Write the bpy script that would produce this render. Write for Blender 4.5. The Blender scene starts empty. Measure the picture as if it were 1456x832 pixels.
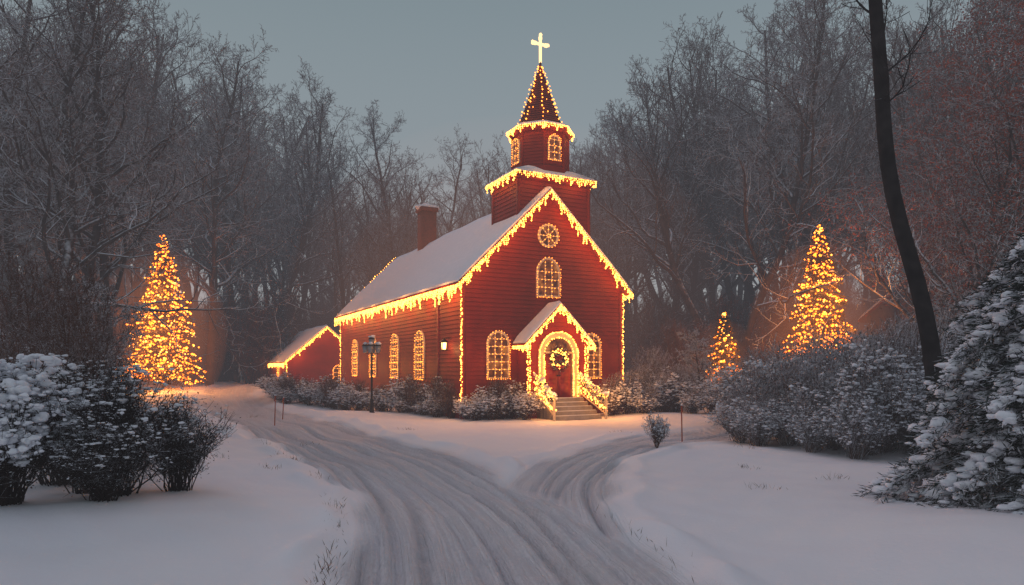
import bpy, math, random
import numpy as np
from mathutils import Vector, Matrix
rnd = random.Random(7)
R = np.random.RandomState(11)
scene = bpy.context.scene
SC = scene.collection

# ------------------------------------------------------------------ materials
def new_mat(name):
    m = bpy.data.materials.new(name); m.use_nodes = True
    nt = m.node_tree
    return m, nt, nt.nodes['Principled BSDF']

def ramp(nt, fac, stops):
    r = nt.nodes.new('ShaderNodeValToRGB')
    el = r.color_ramp.elements
    while len(el) < len(stops): el.new(0.5)
    for e, (p, c) in zip(el, stops):
        e.position = p; e.color = (c[0], c[1], c[2], 1)
    nt.links.new(fac, r.inputs[0])
    return r.outputs[0]

def noise(nt, scale, detail=4, vec=None, rough=.55):
    n = nt.nodes.new('ShaderNodeTexNoise')
    n.inputs['Scale'].default_value = scale
    n.inputs['Detail'].default_value = detail
    n.inputs['Roughness'].default_value = rough
    if vec is not None: nt.links.new(vec, n.inputs['Vector'])
    return n.outputs[0]

def objco(nt):
    return nt.nodes.new('ShaderNodeTexCoord').outputs['Object']

def simple(name, c1, c2=None, scale=6, rough=.7, bump=0.0, spec=.3, metal=0):
    m, nt, b = new_mat(name)
    co = objco(nt)
    f = noise(nt, scale, 4, co)
    if c2 is None: c2 = tuple(x*.7 for x in c1)
    nt.links.new(ramp(nt, f, [(.3, c2), (.7, c1)]), b.inputs['Base Color'])
    b.inputs['Roughness'].default_value = rough
    b.inputs['Metallic'].default_value = metal
    b.inputs['Specular IOR Level'].default_value = spec
    if bump:
        bp = nt.nodes.new('ShaderNodeBump'); bp.inputs['Strength'].default_value = bump
        bp.inputs['Distance'].default_value = .05
        nt.links.new(noise(nt, scale*4, 4, co), bp.inputs['Height'])
        nt.links.new(bp.outputs[0], b.inputs['Normal'])
    return m

def snowy(name, c1, c2, lo=.25, hi=.6, scale=3, snow=(.74,.77,.84), amount=1.0, rough=.85):
    """surface whose upward-facing parts carry snow"""
    m, nt, b = new_mat(name)
    co = objco(nt)
    base = ramp(nt, noise(nt, scale, 1, co), [(.3, c2), (.7, c1)])
    g = nt.nodes.new('ShaderNodeNewGeometry')
    sep = nt.nodes.new('ShaderNodeSeparateXYZ'); nt.links.new(g.outputs['Normal'], sep.inputs[0])
    n2 = noise(nt, scale*1.7, 1, co)
    mm = nt.nodes.new('ShaderNodeMath'); mm.operation = 'MULTIPLY_ADD'
    mm.inputs[1].default_value = .9; mm.inputs[2].default_value = -.45
    nt.links.new(n2, mm.inputs[0])
    ad = nt.nodes.new('ShaderNodeMath'); ad.operation = 'ADD'
    nt.links.new(sep.outputs[2], ad.inputs[0]); nt.links.new(mm.outputs[0], ad.inputs[1])
    mr = nt.nodes.new('ShaderNodeMapRange'); mr.interpolation_type = 'SMOOTHSTEP'
    mr.inputs['From Min'].default_value = lo; mr.inputs['From Max'].default_value = hi
    mr.inputs['To Max'].default_value = amount
    nt.links.new(ad.outputs[0], mr.inputs['Value'])
    mx = nt.nodes.new('ShaderNodeMix'); mx.data_type = 'RGBA'
    nt.links.new(mr.outputs[0], mx.inputs[0]); nt.links.new(base, mx.inputs[6])
    mx.inputs[7].default_value = (*snow, 1)
    nt.links.new(mx.outputs[2], b.inputs['Base Color'])
    b.inputs['Roughness'].default_value = rough
    b.inputs['Specular IOR Level'].default_value = 0
    return m

def emit(name, col, strength, base=(.3,.2,.1)):
    m, nt, b = new_mat(name)
    b.inputs['Base Color'].default_value = (*base, 1)
    b.inputs['Emission Color'].default_value = (*col, 1)
    b.inputs['Emission Strength'].default_value = strength
    try: m.cycles.emission_sampling = 'NONE'
    except Exception: pass
    return m

M_bark = snowy('bark_snow', (.085,.068,.060), (.04,.032,.029), .2, .7, 2.5, amount=.85)
M_twig = snowy('twig_snow', (.13,.098,.088), (.07,.052,.048), .05, .75, 1.2, amount=.68)
M_ftwig = snowy('twig_snow_near', (.14,.105,.092), (.08,.060,.053), -.05, .42, 1.2, amount=.93)
M_dbark = snowy('dark_bark', (.03,.027,.026), (.012,.011,.011), .75, 1.1, 3, amount=.8)
M_redleaf = simple('russet_leaves', (.32,.085,.055), (.16,.055,.04), 3, .8)
M_leaf = snowy('shrub_leaf', (.06,.05,.035), (.085,.038,.028), .2, .65, 2.2, amount=.9)
M_fleaf = snowy('frosted_leaf', (.085,.07,.06), (.10,.055,.045), -.15, .45, 2.2, amount=.9)
M_ftw = snowy('frosted_twig', (.13,.085,.07), (.08,.052,.045), -.15, .5, 2, amount=.9)
M_brown = snowy('twig_brown', (.13,.065,.045), (.07,.038,.030), .3, .9, 2, amount=.65)
M_darktw = snowy('twig_dark', (.035,.027,.024), (.018,.014,.013), .5, 1.0, 2, amount=.75)
M_dleaf = snowy('dark_leaf', (.024,.024,.019), (.03,.018,.016), .45, .9, 2.2, amount=.85)
M_needle = snowy('needle_dark', (.024,.036,.030), (.012,.02,.018), .35, .9, 2.0, amount=.85)
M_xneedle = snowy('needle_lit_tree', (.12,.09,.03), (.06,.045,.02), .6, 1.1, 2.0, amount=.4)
M_puff = simple('snow_clump', (.82,.84,.90), (.74,.77,.84), 5, .8, .35, .15)
M_red = simple('red_clapboard', (.27,.018,.011), (.18,.012,.008), 1.1, .6, .12)
M_redtrim = simple('red_trim', (.24,.018,.012), (.17,.013,.009), 2, .55)
M_shingle = simple('dark_shingle', (.16,.03,.022), (.09,.02,.016), 5, .8, .4)
M_cream = simple('cream_paint', (.70,.58,.42), (.58,.46,.32), 4, .5)
M_brick = simple('chimney_brick', (.20,.045,.035), (.11,.03,.025), 9, .85, .4)
M_stone = simple('step_stone', (.34,.31,.29), (.24,.22,.21), 5, .8, .3)
M_iron = simple('black_iron', (.03,.03,.03), (.015,.015,.015), 5, .5, 0, .5, .6)
M_door = simple('door_red', (.26,.018,.013), (.18,.012,.010), 3, .4)
M_stake = simple('orange_stake', (.45,.08,.03), (.3,.06,.03), 5, .6)
M_grass = simple('dry_grass', (.16,.10,.06), (.07,.045,.03), 3, .9)
M_grey = simple('weathered_wood', (.10,.085,.08), (.06,.05,.05), 3, .8)
M_bulb = emit('warm_bulb', (1.0,.34,.045), 10)
M_bulb2 = emit('warm_bulb_soft', (1.0,.26,.026), 7)
M_bulb3 = emit('amber_bulb', (1.0,.165,.008), 9)
M_cross = emit('cross_light', (1.0,.66,.30), 2.0)
M_lant = emit('lantern_glow', (1.0,.5,.14), 9)

def mk_pane():
    m, nt, b = new_mat('lit_pane')
    co = objco(nt)
    f = noise(nt, 3.5, 4, co)
    c = ramp(nt, f, [(.38,(.07,.010,.003)),(.55,(.40,.08,.012)),(.75,(1.0,.36,.06))])
    nt.links.new(c, b.inputs['Emission Color'])
    b.inputs['Emission Strength'].default_value = .5
    b.inputs['Base Color'].default_value = (.03,.02,.02,1)
    b.inputs['Roughness'].default_value = .15
    return m
M_pane = mk_pane()

def mk_snow_ground():
    m, nt, b = new_mat('snow_ground')
    N = nt.nodes; L = nt.links
    pos = N.new('ShaderNodeNewGeometry').outputs['Position']
    def math_(op,x,y=None,c=None,clamp=False):
        q=N.new('ShaderNodeMath'); q.operation=op; q.use_clamp=clamp
        L.new(x,q.inputs[0])
        if y is not None: L.new(y,q.inputs[1])
        if c is not None: q.inputs[1].default_value=c
        return q.outputs[0]
    a = N.new('ShaderNodeAttribute'); a.attribute_name = 'roadA'
    a2 = N.new('ShaderNodeAttribute'); a2.attribute_name = 'roadB'
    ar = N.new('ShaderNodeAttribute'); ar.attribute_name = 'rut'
    def track(att):
        sp = N.new('ShaderNodeSeparateXYZ'); L.new(att.outputs['Vector'], sp.inputs[0])
        def comb(sx,sy):
            cb = N.new('ShaderNodeCombineXYZ')
            L.new(math_('MULTIPLY',sp.outputs[0],c=sx), cb.inputs[0]); L.new(math_('MULTIPLY',sp.outputs[1],c=sy), cb.inputs[1]); return cb.outputs[0]
        n = noise(nt, 1.0, 4, comb(11,.10), .75)
        n2 = noise(nt, 1.0, 4, comb(16,11), .7)
        return math_('ADD',n,math_('MULTIPLY',n2,c=.45)), sp.outputs[2]
    t1, k1 = track(a); t2, k2 = track(a2)
    tr = math_('ADD',math_('MULTIPLY',t1,k1), math_('MULTIPLY',t2,k2))
    fine = noise(nt, 9, 5, pos, .65)
    grain = noise(nt, 60, 2, pos, .6)
    bf = math_('ADD',fine, math_('MULTIPLY',grain,c=.35))
    b1 = N.new('ShaderNodeBump'); b1.inputs['Strength'].default_value=.4; b1.inputs['Distance'].default_value=.035; L.new(bf,b1.inputs['Height'])
    b2 = N.new('ShaderNodeBump'); b2.inputs['Strength'].default_value=1.0; b2.inputs['Distance'].default_value=.12
    L.new(tr,b2.inputs['Height']); L.new(b1.outputs[0], b2.inputs['Normal'])
    L.new(b2.outputs[0], b.inputs['Normal'])
    base = ramp(nt, noise(nt, .35, 3, pos), [(.3,(.80,.80,.86)),(.7,(.86,.85,.88))])
    mk = math_('ADD',k1,k2)
    dirt = ramp(nt, tr, [(.0,(1,1,1)),(.55,(1,1,1)),(.78,(.84,.82,.83)),(.98,(1,1,1))])
    mx = N.new('ShaderNodeMix'); mx.data_type='RGBA'; mx.blend_type='MULTIPLY'; mx.clamp_factor=True
    L.new(mk, mx.inputs[0]); L.new(base, mx.inputs[6]); L.new(dirt, mx.inputs[7])
    # wheel-packed snow in the ruts, darkened to paint in rut shading as well
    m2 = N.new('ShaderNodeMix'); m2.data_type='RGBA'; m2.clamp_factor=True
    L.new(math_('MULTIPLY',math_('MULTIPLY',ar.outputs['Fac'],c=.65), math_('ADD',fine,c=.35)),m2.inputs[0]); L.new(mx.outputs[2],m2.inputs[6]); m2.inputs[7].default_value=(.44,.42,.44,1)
    # leaf litter and brush showing through on the wooded slope
    sp=N.new('ShaderNodeSeparateXYZ'); L.new(pos,sp.inputs[0])
    fy=N.new('ShaderNodeMapRange'); fy.inputs['From Min'].default_value=54; fy.inputs['From Max'].default_value=68; L.new(sp.outputs[1],fy.inputs['Value'])
    ff=math_('MULTIPLY',fy.outputs[0],ramp(nt,noise(nt,.9,5,pos,.7),[(.32,(.5,.5,.5)),(.55,(.98,.98,.98))]))
    m3=N.new('ShaderNodeMix'); m3.data_type='RGBA'; L.new(ff,m3.inputs[0]); L.new(m2.outputs[2],m3.inputs[6]); m3.inputs[7].default_value=(.10,.078,.070,1)
    L.new(m3.outputs[2], b.inputs['Base Color'])
    b.inputs['Roughness'].default_value=.7
    b.inputs['Specular IOR Level'].default_value=.2
    return m
M_snow = mk_snow_ground()

# ------------------------------------------------------------------ mesh helpers
def np_mesh(name, V, flist, mats, midx=None, smooth=False):
    V = np.asarray(V, dtype=np.float32)
    me = bpy.data.meshes.new(name)
    me.vertices.add(len(V)); me.vertices.foreach_set('co', V.ravel())
    li = np.concatenate([np.asarray(f).ravel() for f in flist]).astype(np.int32)
    tot = np.concatenate([np.full(len(f), np.asarray(f).shape[1]) for f in flist])
    st = np.concatenate([[0], np.cumsum(tot)[:-1]]).astype(np.int32)
    me.loops.add(len(li)); me.loops.foreach_set('vertex_index', li)
    me.polygons.add(len(tot)); me.polygons.foreach_set('loop_start', st)
    if midx is not None: me.polygons.foreach_set('material_index', np.asarray(midx, dtype=np.int32))
    if smooth: me.polygons.foreach_set('use_smooth', np.ones(len(tot), dtype=bool))
    for m in mats: me.materials.append(m)
    me.update(calc_edges=True)
    return me

def obj(name, me, parent=None, loc=None, rot=None, scale=None, link=True):
    o = bpy.data.objects.new(name, me)
    if link: SC.objects.link(o)
    if parent is not None: o.parent = parent
    if loc is not None: o.location = loc
    if rot is not None: o.rotation_euler = rot
    if scale is not None: o.scale = (scale,)*3 if not hasattr(scale,'__len__') else scale
    return o

class MB:
    def __init__(s): s.V=[]; s.F=[]; s.M=[]; s.n=0
    def add(s, V, F, m=0):
        V=np.asarray(V,float).reshape(-1,3); F=np.asarray(F,int)
        if len(F)==0: return
        s.V.append(V); s.F.append(F+s.n); s.M.append(np.full(len(F),m)); s.n+=len(V)
    def mesh(s, name, mats, smooth=False):
        return np_mesh(name, np.concatenate(s.V), s.F, mats, np.concatenate(s.M), smooth)

def tubes(mb, P0, P1, R0, R1, k, m=0):
    P0=np.asarray(P0,float);P1=np.asarray(P1,float);R0=np.asarray(R0,float);R1=np.asarray(R1,float)
    if len(P0)==0: return
    D=P1-P0; D/= (np.linalg.norm(D,axis=1,keepdims=True)+1e-9)
    A=np.where(np.abs(D[:,2:3])<.9, np.array([[0,0,1.]]), np.array([[1.,0,0]]))
    U=np.cross(D,A); U/=np.linalg.norm(U,axis=1,keepdims=True); W=np.cross(D,U)
    an=np.arange(k)*2*math.pi/k
    C=np.cos(an)[None,:,None]; S=np.sin(an)[None,:,None]
    ring=U[:,None,:]*C+W[:,None,:]*S
    V=np.concatenate([P0[:,None,:]+ring*R0[:,None,None], P1[:,None,:]+ring*R1[:,None,None]],axis=1)
    n=len(P0)
    i=np.arange(k); j=(i+1)%k
    f=np.stack([i,j,j+k,i+k],axis=1)[:, ::-1]
    F=(f[None]+ (np.arange(n)*2*k)[:,None,None]).reshape(-1,4)
    mb.add(V.reshape(-1,3),F,m)

OV=np.array([[1,0,0],[-1,0,0],[0,1,0],[0,-1,0],[0,0,1],[0,0,-1]],float)
OF=np.array([[0,2,4],[2,1,4],[1,3,4],[3,0,4],[2,0,5],[1,2,5],[3,1,5],[0,3,5]])
def bulbs_mesh(name, pts, r, mat, jit=.3):
    P=np.asarray(pts,float); n=len(P)
    rr=r*(1+jit*(R.rand(n)-.5)*2)
    V=(OV[None]*rr[:,None,None]+P[:,None,:]).reshape(-1,3)
    F=(OF[None]+(np.arange(n)*6)[:,None,None]).reshape(-1,3)
    return np_mesh(name,V,[F],[mat],None,True)

def ico(sub):
    import bmesh
    bm=bmesh.new(); bmesh.ops.create_icosphere(bm,subdivisions=sub,radius=1)
    V=np.array([v.co[:] for v in bm.verts]); F=np.array([[v.index for v in f.verts] for f in bm.faces]); bm.free()
    return V,F
IV,IF=ico(2); IV1,IF1=ico(1)
def puffs(mb, P, S, m=0, flat=.55, low=False, dirs=None, el=.5):
    """lumpy flattened snow clumps. P (n,3) S (n,) size"""
    P=np.asarray(P,float); n=len(P)
    if n==0: return
    iv,jf=(IV1,IF1) if low else (IV,IF)
    S=np.asarray(S,float)
    ph=R.rand(n,3)*6.3
    d=1+.22*np.sin(iv[None,:,0]*3.1+ph[:,0:1])+.18*np.sin(iv[None,:,1]*4.3+ph[:,1:2])+.15*np.sin(iv[None,:,2]*5+ph[:,2:3]+iv[None,:,0]*2)
    sx=1+el*R.rand(n,1,1)
    a=R.rand(n)*6.3 if dirs is None else dirs
    V=iv[None]*d[:,:,None]
    V=V*np.concatenate([sx,np.ones((n,1,1)),np.full((n,1,1),flat)],axis=2)
    x=V[:,:,0]*np.cos(a)[:,None]-V[:,:,1]*np.sin(a)[:,None]; y=V[:,:,0]*np.sin(a)[:,None]+V[:,:,1]*np.cos(a)[:,None]
    V=np.stack([x,y,V[:,:,2]],axis=2)*S[:,None,None]+P[:,None,:]
    F=(jf[None]+(np.arange(n)*len(iv))[:,None,None]).reshape(-1,3)
    mb.add(V.reshape(-1,3),F,m)

def leaves(mb, P, D, L, W, m=0):
    P=np.asarray(P,float); n=len(P)
    if n==0: return
    D=np.asarray(D,float); D=D/(np.linalg.norm(D,axis=1,keepdims=True)+1e-9)
    Q=R.randn(n,3); U=np.cross(D,Q); U/=np.linalg.norm(U,axis=1,keepdims=True)+1e-9
    L=np.broadcast_to(L,(n,))[:,None]; W=np.broadcast_to(W,(n,))[:,None]
    V=np.stack([P, P+D*L*.5+U*W*.5, P+D*L, P+D*L*.5-U*W*.5],axis=1)
    F=(np.array([[0,1,2,3]])[None]+(np.arange(n)*4)[:,None,None]).reshape(-1,4)
    mb.add(V.reshape(-1,3),F,m)

# ------------------------------------------------------------------ terrain
def sm(x): x=np.clip(x,0,1); return x*x*(3-2*x)
def polyline(pts, n=260):
    pts=np.array(pts,float); k=len(pts)
    t=np.linspace(0,k-1,n); out=[]
    P=np.vstack([2*pts[0]-pts[1],pts,2*pts[-1]-pts[-2]])
    for q in t:
        i=min(int(q),k-2); f=q-i
        a,b,c,d=P[i],P[i+1],P[i+2],P[i+3]
        out.append(.5*((2*b)+(-a+c)*f+(2*a-5*b+4*c-d)*f*f+(-a+3*b-3*c+d)*f**3))
    return np.array(out)
RA=polyline([(1.0,-12),(.6,-2),(.25,4),(-.1,8),(-1.3,12.5),(-4.1,18.4),(-9.4,27.3),(-15.8,38),(-21.5,52),(-24,70)])
RB=polyline([(1.3,-12),(1.2,-2),(1.0,6),(.75,10),(1.0,13.5),(2.1,17.0),(4.3,20.6),(7.2,23.6),(11,25.5)])
def road_coords(x,y,RL):
    P=np.stack([x,y],-1)
    best=np.full(len(x),1e9); lat=np.zeros(len(x)); alo=np.zeros(len(x)); acc=0
    for i in range(len(RL)-1):
        a=RL[i]; d=RL[i+1]-a; l=np.linalg.norm(d); u=d/l
        r0=P[:,0]-a[0]; r1=P[:,1]-a[1]
        s=np.clip(r0*u[0]+r1*u[1],0,l)
        dx=r0-s*u[0]; dy=r1-s*u[1]; dd=dx*dx+dy*dy
        k=dd<best
        best[k]=dd[k]; sg=np.sign(r0*u[1]-r1*u[0])
        lat[k]=(np.sqrt(dd)*sg)[k]; alo[k]=(acc+s)[k]
        acc+=l
    return lat,alo
def base_h(x,y):
    h=.75*sm((y-31)/28)+9*sm((y-62)/70)
    h=h+4.0*sm((np.abs(x+2)-24)/40)*sm((y-5)/40)
    h=h+3.8*np.exp(-(((x-33)/9)**2+((y-60)/8)**2))
    und=.10*np.sin(x*.42+1.3)*np.cos(y*.31)+.06*np.sin(x*.9+y*.5)+.05*np.sin(y*1.1-x*.35+2)
    near=sm((np.abs(x-.5)-1.5)/6)
    h=h+und*(.35+.65*near)
    h=h+.40*sm((x-3.2)/3.0)*sm((14.5-y)/7)+.35*sm((-x-2.8)/3.5)*sm((14-y)/6)
    return h
def H(x,y): return float(base_h(np.array([float(x)]),np.array([float(y)]))[0])

def axis(core0,core1,step,grow,lo,hi,mx=9.):
    a=list(np.arange(core0,core1,step)); s=step; v=a[-1]
    while v<hi: s=min(s*grow,mx); v+=s; a.append(v)
    s=step; v=a[0]; b=[]
    while v>lo: s=min(s*grow,mx); v-=s; b.append(v)
    return np.array(b[::-1]+a)
xs=axis(-10,7,.05,1.03,-380,380); ys=axis(5,15,.06,1.014,-30,480)
X,Y=np.meshgrid(xs,ys); xf=X.ravel(); yf=Y.ravel()
Z=base_h(xf,yf)
near=(np.abs(xf)<40)&(yf<75)
attA=np.zeros((len(xf),3)); attB=np.zeros((len(xf),3)); attR=np.zeros(len(xf))
xi=xf[near]; yi=yf[near]
la,aa=road_coords(xi,yi,RA); lb,ab=road_coords(xi,yi,RB)
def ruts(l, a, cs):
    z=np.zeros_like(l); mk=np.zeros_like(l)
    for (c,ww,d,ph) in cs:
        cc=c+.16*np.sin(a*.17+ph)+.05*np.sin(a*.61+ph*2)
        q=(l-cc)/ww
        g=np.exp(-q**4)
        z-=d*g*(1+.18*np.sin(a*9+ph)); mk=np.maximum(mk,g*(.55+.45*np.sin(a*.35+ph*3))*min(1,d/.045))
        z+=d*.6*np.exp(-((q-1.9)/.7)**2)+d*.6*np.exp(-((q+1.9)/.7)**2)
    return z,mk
wn=.18*np.sin(aa*.7)+.12*np.sin(aa*1.9+1)
mA=sm((1.95+wn-np.abs(la))/.45)
wnb=.15*np.sin(ab*.8)+.1*np.sin(ab*2.1)
mB=sm((1.15+wnb-np.abs(lb))/.4)*sm((ab.max()-ab)/5)
mBo=mB*(1-mA)
za,ka=ruts(la,aa,[(-1.6,.07,.06,.3),(-1.38,.06,.04,1.0),(-1.1,.07,.045,1.7),(-.8,.09,.06,2.4),(-.42,.05,.035,5),(-.2,.05,.03,3.9),(.12,.07,.045,.8),(.45,.08,.06,4.4),(.8,.06,.04,3.3),(1.1,.06,.045,2.2),(1.45,.09,.06,1.1)])
zb,kb=ruts(lb,ab,[(-.9,.08,.055,.3),(-.6,.06,.04,3),(-.3,.05,.03,4),(.05,.06,.035,2),(.45,.08,.055,4.4),(.8,.07,.05,1.1)])
dz=mA*(-.09+za*1.35)+mBo*(-.07+zb*1.35)
dz+=.09*np.exp(-((np.abs(la)-2.2-wn)/.22)**2)*(1-mB)*(1-mA)*(1+.4*np.sin(aa*3.1))
dz+=.05*np.exp(-((np.abs(lb)-1.4-wnb)/.2)**2)*(1-mB)*(1-mA)*sm((ab.max()-ab)/5)
dz+=(mA+mBo)*.012*np.sin(xi*23+3*np.sin(yi*11))*np.sin(yi*19+2*np.sin(xi*13))
Z[near]+=dz
Z+= .012*np.sin(xf*5.1+np.sin(yf*3))*np.sin(yf*4.3+np.sin(xf*2.2))
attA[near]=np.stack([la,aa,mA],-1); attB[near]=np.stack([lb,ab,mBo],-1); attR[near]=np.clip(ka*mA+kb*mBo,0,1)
nx,ny=len(xs),len(ys)
ii=(np.arange(ny-1)[:,None]*nx+np.arange(nx-1)[None]).ravel()
F=np.stack([ii,ii+1,ii+nx+1,ii+nx],1)
me=np_mesh('ground',np.stack([xf,yf,Z],1),[F],[M_snow],None,True)
for nm,att_ in (('roadA',attA),('roadB',attB)):
    A=me.attributes.new(nm,'FLOAT_VECTOR','POINT'); A.data.foreach_set('vector',att_.astype(np.float32).ravel())
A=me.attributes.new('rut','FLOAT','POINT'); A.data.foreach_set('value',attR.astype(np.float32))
obj('snow_ground',me)

mb=MB(); PP=[]
cum=np.concatenate([[0],np.cumsum(np.linalg.norm(np.diff(RA,axis=0),axis=1))])
for i in range(1000):
    s=12+ (R.rand()**1.4)*24; k=min(np.searchsorted(cum,s),len(RA)-2); a=RA[k]; d=RA[k+1]-RA[k]; d=d/np.linalg.norm(d); nrm=np.array([d[1],-d[0]])
    side=-1 if R.rand()<.8 else 1
    if math.sin(s*1.7)+math.sin(s*.6+1)<-.2: continue
    q=a+d*R.rand()*.2+nrm*side*(2.05+.08*R.randn())
    if side>0 and q[1]>11: continue
    PP.append((q[0],q[1]))
for c in [(6.2,12.9),(5.4,15.2),(-5.2,14.5),(-7.6,17.0),(4.6,12.2),(-6.2,20.2),(-3.6,24),(6.6,18.6),(3.6,22.5),(-12,31),(-7.7,14.2)]:
    for i in range(22): PP.append((c[0]+R.randn()*.16,c[1]+R.randn()*.16))
PP=np.array(PP); zz=base_h(PP[:,0],PP[:,1])-.03
leaves(mb,np.column_stack([PP,zz]),np.column_stack([R.randn(len(PP),2)*.6,np.ones(len(PP))]),.08+.13*R.rand(len(PP)),.008,0)
obj('dry_grass',mb.mesh('dry_grass',[M_grass]))

# ------------------------------------------------------------------ plants
def gen_bare(seed, Ht=20., r0=.26, n1=20, start=.28, spread=1., dens=1.0, min_r=.011, leaves_n=0, lean=0.0, ksides=7, lenf=.36, mats=None, up=.1, wob0=.05):
    rg=random.Random(seed); segs=[]; tips=[]
    def grow(p,d,L,r,lev):
        ns={0:16,1:8,2:5,3:3,4:2}[lev]
        pts=[(p.copy(),r)]
        wob={0:wob0,1:.19,2:.26,3:.3,4:.3}[lev]
        dd=d.copy(); sl=L/ns
        for i in range(ns):
            dd=dd+Vector((rg.gauss(0,wob),rg.gauss(0,wob),rg.gauss(0,wob*.7)+(up if lev>0 else .05)))
            dd.normalize()
            q=p+dd*sl
            f=(i+1)/ns
            rr=max(min_r*.7, r*(1-f*(.78 if lev<3 else .5)))
            segs.append((p[:],q[:],pts[-1][1],rr,lev)); p=q; pts.append((p.copy(),rr))
        tips.append(p[:])
        if lev>=4: return
        if lev==0: nc=n1
        else: nc=int({1:9,2:6,3:3.4}[lev]*dens*(.75+.5*rg.random()))
        for c in range(nc):
            lo=start if lev==0 else .18
            f=lo+(1-lo)*(c+rg.random())/nc
            fi=f*ns; k=min(int(fi),ns-1); fr=fi-k
            P=pts[k][0].lerp(pts[k+1][0],fr); rr=pts[k][1]*(1-fr)+pts[k+1][1]*fr
            ax=(pts[k+1][0]-pts[k][0]).normalized()
            az=rg.random()*6.283 if lev>0 else c*2.4+rg.random()
            per=ax.orthogonal().normalized(); per.rotate(Matrix.Rotation(az,3,ax))
            an=math.radians(rg.uniform(30,60))*spread
            nd=(ax*math.cos(an)+per*math.sin(an)).normalized()
            if lev==0: LL=Ht*lenf*(1-.62*(f-start)/(1-start))*rg.uniform(.65,1.15)
            else: LL=L*rg.uniform(.32,.6)*(1.1-.5*f)
            grow(P,nd,LL,max(min_r,rr*rg.uniform(.45,.7)),lev+1)
    grow(Vector((0,0,-.5)),Vector((lean,0,1)).normalized(),Ht*.93+.5,r0,0)
    mb=MB()
    A=segs
    for lv,k in ((0,ksides+3),(1,6),(2,4),(3,3),(4,3)):
        S=[s for s in A if s[4]==lv]
        tubes(mb,[s[0] for s in S],[s[1] for s in S],[s[2] for s in S],[s[3] for s in S],k,0 if lv<2 else 1)
    if leaves_n:
        T=np.array(tips); idx=R.randint(0,len(T),leaves_n)
        P=T[idx]+R.randn(leaves_n,3)*.18
        leaves(mb,P,R.randn(leaves_n,3)-np.array([0,0,.6]),.10+.06*R.rand(leaves_n),.07,2)
    return mb.mesh('bare_tree_mesh',mats or [M_bark,M_twig,M_redleaf],True)

TREES=[gen_bare(i+1, 20, .22+.03*(i%3), 20+i%3*3, .20+.07*(i%3), 1.05, .86, min_r=.014, up=.11, wob0=.06+.02*(i%3)) for i in range(5)]
FM=[M_bark,M_ftwig,M_redleaf]
TREES_FINE=[gen_bare(40+i, 20, .24, 24, .25, 1.1, 1.12, min_r=.011, up=.06, wob0=.08, mats=FM) for i in range(3)]
TREE_RED=gen_bare(77,20,.22,26,.16,1.15,1.1,leaves_n=9000,mats=FM,min_r=.012)

def gen_shrub(seed, r=.8, h=1.2, stems=26, nleaf=2200, leafL=.09, nsnow=120, snow_s=.09, mats=None, upness=1.0, thick=.012, low=True, clump=1, flat=.5):
    rg=random.Random(seed); S=[]; tips=[]
    for i in range(stems):
        az=rg.random()*6.283; el=rg.uniform(.15,1.0)**.7*upness
        tgt=Vector((math.cos(az)*r*math.cos(el*1.35),math.sin(az)*r*math.cos(el*1.35),h*(.35+.65*math.sin(el*1.5))*rg.uniform(.65,1.12)))
        p=Vector((rg.uniform(-.15,.15)*r,rg.uniform(-.15,.15)*r,-.15)); n=6; rr=thick*rg.uniform(.8,1.4)
        prev=p
        for k in range(n):
            f=(k+1)/n
            q=p.lerp(tgt,f)+Vector((rg.gauss(0,.04),rg.gauss(0,.04),.10*h*math.sin(f*3.1)))*1.0
            S.append((prev[:],q[:],rr*(1-.6*(k/n)),rr*(1-.6*f),0))
            if k>0:
                for c in range(3):
                    d=Vector((rg.gauss(0,1),rg.gauss(0,1),rg.gauss(.5,.7))).normalized()+(q-prev).normalized()
                    L=rg.uniform(.18,.42)*h*.75
                    m=q+d.normalized()*L*.5; m2=m+(d.normalized()+Vector((rg.gauss(0,.3),rg.gauss(0,.3),.2))).normalized()*L*.5
                    S.append((q[:],m[:],rr*.5,rr*.35,1)); S.append((m[:],m2[:],rr*.35,rr*.2,1)); tips.append(m2[:]); tips.append(m[:])
                    for e in range(2):
                        m3=m+Vector((rg.gauss(0,1),rg.gauss(0,1),rg.gauss(.3,.8))).normalized()*L*.45
                        S.append((m[:],m3[:],rr*.3,rr*.18,1)); tips.append(m3[:])
            prev=q
        tips.append(prev[:])
    mb=MB()
    tubes(mb,[s[0] for s in S],[s[1] for s in S],[s[2] for s in S],[s[3] for s in S],3,0)
    T=np.array(tips)
    if nleaf:
        idx=R.randint(0,len(T),nleaf); P=T[idx]+R.randn(nleaf,3)*.05*h
        D=R.randn(nleaf,3)*np.array([1,1,.7])+np.array([0,0,-.15])
        leaves(mb,P,D,leafL*(.7+.6*R.rand(nleaf)),leafL*.42,1)
    if nsnow:
        sc=T[:,2]/h+.5*np.hypot(T[:,0],T[:,1])/r+R.rand(len(T))*.9
        o=np.argsort(-sc)[:int(nsnow*1.8)]; o=o[R.permutation(len(o))[:nsnow]]
        P=T[o]+np.array([0,0,.015]); s=snow_s*(.35+1.1*R.rand(len(o))**2)
        if clump>1:
            P=np.repeat(P,clump,0)+R.randn(len(P)*clump,3)*np.array([1,1,.45])*snow_s*.9; s=np.repeat(s,clump)*(.4+.8*R.rand(len(P)))
        puffs(mb,P,s,2,flat,low)
    return mb.mesh('shrub_mesh',mats or [M_brown,M_leaf,M_puff],True)
SHR=[gen_shrub(i+10,.95,1.25,34,2600,.07,560,.056) for i in range(4)]
SHRTW=[gen_shrub(i+30,1.0,1.5,44,260,.05,0,.05,upness=1.15) for i in range(3)]
SHRMID=[gen_shrub(i+50,1.0,1.4,50,3000,.045,1000,.040,low=True,mats=[M_ftw,M_fleaf,M_puff]) for i in range(3)]
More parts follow.
